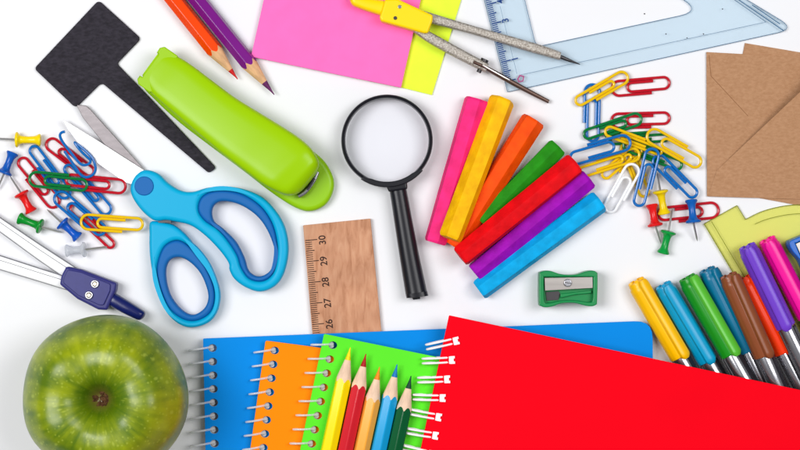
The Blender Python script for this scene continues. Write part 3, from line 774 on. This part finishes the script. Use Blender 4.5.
sp2.color_ramp.elements[0].position = .12; sp2.color_ramp.elements[0].color = (.8, .8, .8, 1); sp2.color_ramp.elements[1].position = .27; sp2.color_ramp.elements[1].color = (0, 0, 0, 1)
mxs = nd('ShaderNodeMath', operation='MAXIMUM'); L_.new(sp.outputs[0], mxs.inputs[0]); L_.new(sp2.outputs[0], mxs.inputs[1])
ms = nd('ShaderNodeMath', operation='MULTIPLY'); ms.inputs[1].default_value = .36; L_.new(mxs.outputs[0], ms.inputs[0])
mxc = nd('ShaderNodeMixRGB'); L_.new(ms.outputs[0], mxc.inputs[0]); L_.new(cr.outputs[0], mxc.inputs[1]); mxc.inputs[2].default_value = (*lin((186, 200, 76)), 1)
# green throat round the stalk end
mrn = nd('ShaderNodeMapRange'); L_.new(ln.outputs['Value'], mrn.inputs['Value']); mrn.inputs['From Min'].default_value = .005; mrn.inputs['From Max'].default_value = .017; mrn.inputs['To Min'].default_value = .75; mrn.inputs['To Max'].default_value = 0
mxd = nd('ShaderNodeMixRGB'); L_.new(mrn.outputs[0], mxd.inputs[0]); L_.new(mxc.outputs[0], mxd.inputs[1]); mxd.inputs[2].default_value = (*lin((70, 104, 8)), 1)
mrq = nd('ShaderNodeMapRange'); L_.new(ln.outputs['Value'], mrq.inputs['Value']); mrq.inputs['From Min'].default_value = .0028; mrq.inputs['From Max'].default_value = .0062; mrq.inputs['To Min'].default_value = .9; mrq.inputs['To Max'].default_value = 0
mxq = nd('ShaderNodeMixRGB'); L_.new(mrq.outputs[0], mxq.inputs[0]); L_.new(mxd.outputs[0], mxq.inputs[1]); mxq.inputs[2].default_value = (*lin((104, 92, 40)), 1)
mxd = mxq
# warm blush on one cheek
nb = nd('ShaderNodeTexNoise'); nb.inputs['Scale'].default_value = 40; L_.new(co.outputs['Object'], nb.inputs['Vector'])
dt = nd('ShaderNodeVectorMath', operation='DOT_PRODUCT'); L_.new(co.outputs['Object'], dt.inputs[0]); dt.inputs[1].default_value = (24, -14, 0)
ad = nd('ShaderNodeMath', operation='ADD'); L_.new(dt.outputs['Value'], ad.inputs[0]); L_.new(nb.outputs['Fac'], ad.inputs[1])
mrb = nd('ShaderNodeMapRange'); L_.new(ad.outputs[0], mrb.inputs['Value']); mrb.inputs['From Min'].default_value = 1.1; mrb.inputs['From Max'].default_value = 1.5; mrb.inputs['To Max'].default_value = .32
mxb = nd('ShaderNodeMixRGB'); L_.new(mrb.outputs[0], mxb.inputs[0]); L_.new(mxd.outputs[0], mxb.inputs[1]); mxb.inputs[2].default_value = (*lin((168, 140, 20)), 1)
L_.new(mxb.outputs[0], b_.inputs['Base Color']); b_.inputs['Roughness'].default_value = .34; setin(b_, 'Specular IOR Level', .4)
bpn = nd('ShaderNodeTexNoise'); bpn.inputs['Scale'].default_value = 260; L_.new(co.outputs['Object'], bpn.inputs['Vector'])
bp = nd('ShaderNodeBump'); bp.inputs['Strength'].default_value = .2; bp.inputs['Distance'].default_value = .0005; L_.new(bpn.outputs['Fac'], bp.inputs['Height']); L_.new(bp.outputs[0], b_.inputs['Normal'])
me = bpy.data.meshes.new('skin'); bmesh.ops.recalc_face_normals(bm, faces=bm.faces); bm.to_mesh(me); bm.free()
sk = link('skin', me, m_ap, r)
bm = bmesh.new()
for i in range(13):
    th = 2*pi*i/13 + random.random()*.4; l = .0044*(.7+.6*random.random())
    b0 = Vector((cos(th)*.0012, sin(th)*.0012, .0498)); b1 = Vector((cos(th)*l, sin(th)*l, .0520 + .0018*random.random())); b2 = Vector((cos(th+.5)*l*.8, sin(th+.5)*l*.8, .0522))
    tube([b0, b1, b2], [.0011, .0009, .0003], 6, bm=bm)
tube([Vector((0, 0, .0485)), Vector((.0003, .0002, .0512)), Vector((.0009, -.0002, .0525))], [.0014, .0012, .0011], 9, bm=bm)
bm_obj('calyx', bm, mat('calyx_brown', (66, 42, 28), .8, .2, rgb2=(112, 78, 50), vscale=900), r)

# ------------------------------------------------------------------ push pins
def pin(label, col, top, tip, rgb, clear=False, zc=4.0, zt=3.3, ztip=2.0, side='right'):
    p0 = W(*col, zc); p1 = W(*top, zt); r = thing('push_pin', label, 'push pin', group='push pins by the %s paper clips' % side, matrix=frame(p0, p1))
    L = (p1-p0).length; a = .0037
    mm = clear_mat('clear_pin', (232, 234, 238), (236, 238, 242), .35, .8, .12) if clear else mat('pin_plastic', rgb, .25, .5)
    prof = [(-.0009, a*.55), (-.0006, a*.93), (-.0001, a), (.0004, a*.97), (.0012, a*.62), (.0022, a*.50), (L*.5, a*.44), (L-.0022, a*.50), (L-.0012, a*.62), (L-.0005, a*.76), (L, a*.80), (L+.0005, a*.74), (L+.0007, a*.4)]
    bm_obj('head', lathe_x(prof, 32), mm, r)
    tp = W(*tip, ztip); inv = r.matrix_basis.inverted() if False else frame(p0, p1).inverted()
    q = inv @ tp
    bm_obj('needle', tube([Vector((-.0005, 0, 0)), q*.85, q], [.00055, .00048, .00012], 8), M['needle'], r)
L_S = 'left'
pin('yellow push pin at the left edge above the paper clips', (17, 139.7), (39.5, 140), (-12, 138), (246, 214, 0), side=L_S)
pin('blue push pin at the left edge, below the yellow pin', (4.5, 172.5), (12.5, 153.5), (-3, 190), (10, 84, 176), side=L_S)
pin('red push pin left of the red paper clip', (21.5, 194), (31, 211), (10, 176), (222, 22, 22), side=L_S)
pin('green push pin below the red pin on the left', (40, 226.2), (20, 218.5), (62, 232.5), (0, 140, 42), side=L_S)
pin('blue push pin beside the clear pin, pointing up left', (62.5, 223.5), (77.5, 237), (47, 209.5), (12, 84, 188), side=L_S)
pin('clear colourless push pin above the navy compass head', (84, 249.5), (67, 250.7), (110, 246.5), (240, 240, 244), clear=True, side=L_S)
pin('yellow push pin above the red and green pins', (660.5, 191.8), (664.2, 213), (657, 172), (236, 202, 0), zc=6, zt=5.4)
pin('red push pin left of the yellow and green pins', (655.2, 225), (651.8, 205.5), (661, 244), (222, 20, 24))
pin('green push pin, lowest of the right-hand pins', (668.3, 232.5), (663.2, 252.5), (672.6, 208), (0, 150, 60))
pin('blue push pin lying across the dark red paper clip', (693.3, 221.5), (691.2, 200.8), (697.3, 241), (10, 92, 178), zc=6.4, zt=5.6)

# ------------------------------------------------------------------ paper clips
CC = {'red': (190, 14, 36), 'blue': (8, 104, 182), 'green': (0, 116, 52), 'yellow': (234, 190, 6), 'white': (244, 244, 246)}
CM = {k: mat('clip_coating_' + k, v, .2, .6) for k, v in CC.items()}
def clip(label, A, B, w, color, h, side, flip=1, h2=None, wr=0.69):
    h2 = h if h2 is None else h2
    p0 = W(*A, h); p1 = W(*B, h2); L = (p1-p0).length; w = w*U; k = wr*.00205
    w -= wr*.001*1.6; L2 = L
    def arc(cx, cy, rr, a0, a1, n=12): return [Vector((cx+rr*cos(a0+(a1-a0)*i/n), cy+rr*sin(a0+(a1-a0)*i/n), 0)) for i in range(n+1)]
    y0 = w/2; yb = -w/2; y2 = y0 - k; y3 = yb + k
    pts = [Vector((L*.68, y0, 0)), Vector((L*.4, y0, 0))] + arc(w/2, 0, w/2, pi/2, 3*pi/2)
    r2 = (y2-yb)/2; pts += [Vector((L*.4, yb, 0)), Vector((L*.7, yb, 0))] + arc(L-r2, (y2+yb)/2, r2, -pi/2, pi/2)
    r3 = (y2-y3)/2; pts += [Vector((L*.7, y2, 0)), Vector((L*.5, y2, 0))] + arc(L*.27+r3, (y2+y3)/2, r3, pi/2, 3*pi/2)
    pts += [Vector((L*.5, y3, 0)), Vector((L*.72, y3, 0))]
    pts = [Vector((p.x, p.y*flip, (.00025*sin(p.x/L*3)))) for p in pts]
    bm = tube(pts, wr/1000, 8)
    me = bpy.data.meshes.new('paper_clip'); bmesh.ops.recalc_face_normals(bm, faces=bm.faces); bm.to_mesh(me); bm.free()
    o = link('paper_clip', me, CM[color]); fr = frame(p0, p1); o.matrix_world = fr
    o['label'] = label; o['category'] = 'paper clip'; o['group'] = 'coloured paper clips in the %s pile' % side
R_ = 'right'
clip('red paper clip, highest of the right pile', (612, 89), (669.5, 84), 17, 'red', .8, R_, -1)
clip('yellow paper clip hooked over the upright blue clip, under the set square', (627, 75), (577, 104), 15, 'yellow', 2.4, R_, 1)
clip('blue paper clip standing upright in the photo below the hooked yellow clip', (592.5, 84.5), (591, 141), 17, 'blue', 1.0, R_, -1)
clip('red paper clip partly under the long green clip end', (611.5, 121), (669.5, 119.5), 16.5, 'red', .8, R_, -1)
clip('green paper clip crossing the foot of the upright blue clip', (641, 117.5), (584.5, 137), 14.5, 'green', 2.3, R_, 1)
clip('green paper clip hidden under yellow clips in the middle', (610, 139.5), (667.5, 136), 12, 'green', .8, R_, 1)
clip('green paper clip with its loop between yellow and blue clips', (624, 143), (682, 165), 15, 'green', 2.2, R_, 1)
clip('yellow paper clip lying under the middle of the pile', (605.5, 130), (662, 151), 12, 'yellow', 3.6, R_, 1)
clip('yellow paper clip, rightmost of the pile beside the envelope', (648, 133), (701, 163), 17.5, 'yellow', 4.6, R_, 1)
clip('blue paper clip beside the red crayon tip', (630, 141), (570, 158), 18, 'blue', 6.8, R_, -1)
clip('yellow paper clip running under the red crayon', (639, 153), (578, 172), 15, 'yellow', 4.4, R_, -1)
clip('yellow paper clip behind the upright blue clip near the pins', (625, 143), (647, 195.5), 15, 'yellow', 1.0, R_, 1)
clip('yellow paper clip short loop under the white clip', (640, 147), (604, 178), 14, 'yellow', 2.4, R_, 1)
clip('white paper clip below the yellow clips', (635, 165), (609, 212), 17, 'white', 5.6, R_, 1, h2=1.5, wr=.64)
clip('blue paper clip slanting down to the blue push pin', (655, 157), (694.5, 197), 15.5, 'blue', 3.4, R_, -1)
clip('blue paper clip upright between white clip and yellow pin', (653.5, 149), (639.5, 206), 16, 'blue', 6.2, R_, 1, h2=4)
clip('dark red paper clip under the blue push pin', (718.5, 209.5), (658.5, 216), 17.5, 'red', .8, R_, 1)
clip('red paper clip under the bent blue clip', (47.5, 141), (92, 175), 15, 'red', .8, L_S, -1)
clip('red paper clip, leftmost of the left pile', (57, 206), (19, 160), 16, 'red', .8, L_S, 1)
clip('blue paper clip between the leftmost red clips', (68, 197), (30.5, 148), 15, 'blue', 2.0, L_S, 1)
clip('blue paper clip under the red and green clips', (109, 213), (67, 165), 14, 'blue', 2.0, L_S, -1)
clip('blue paper clip under the yellow clip', (56, 194), (103, 234), 17, 'blue', 3.3, L_S, -1)
clip('green paper clip lying across blue and red clips', (29.5, 178.5), (87, 184), 16.5, 'green', 5.6, L_S, 1)
clip('red paper clip reaching towards the scissors handle', (125.5, 187), (66, 181), 16, 'red', 4.3, L_S, 1)
clip('red paper clip touching the clear push pin needle', (72, 205), (114, 245.5), 13, 'red', 1.9, L_S, 1)
clip('yellow paper clip beside the blue scissors handles', (81, 221.5), (142.5, 226), 17, 'yellow', 4.9, L_S, -1)
pts = [(64.4,151,1.5),(70,159.5,1.2),(76,168,1),(80,174,1),(86,177.2,1),(93,174.5,1),(95.6,168,1.2),(92.5,158.5,2),(85,150.5,3),(76,143.3,4),(75.2,143.5,4.6),(80,150,4.4),(86,156,3.6),(90.5,160.5,3),(88.5,164,3),(83,165,3),(78,161.5,3),(70,151.5,3),(63,142.5,3.6),(60,136,4.4),(61.5,132.6,5),(65,131.7,5.4)]
c0 = W(80, 160, 0); P3 = [W(x, y, z+5) - c0 for x, y, z in pts]
bm = tube([Vector(p) for p in catmull(P3, False, 4)], .00066, 8)
o = bm_obj('paper_clip', bm, CM['blue']); o.location = c0
o['label'] = 'bent open blue paper clip at the top of the left pile'; o['category'] = 'paper clip'; o['group'] = 'coloured paper clips in the left pile'
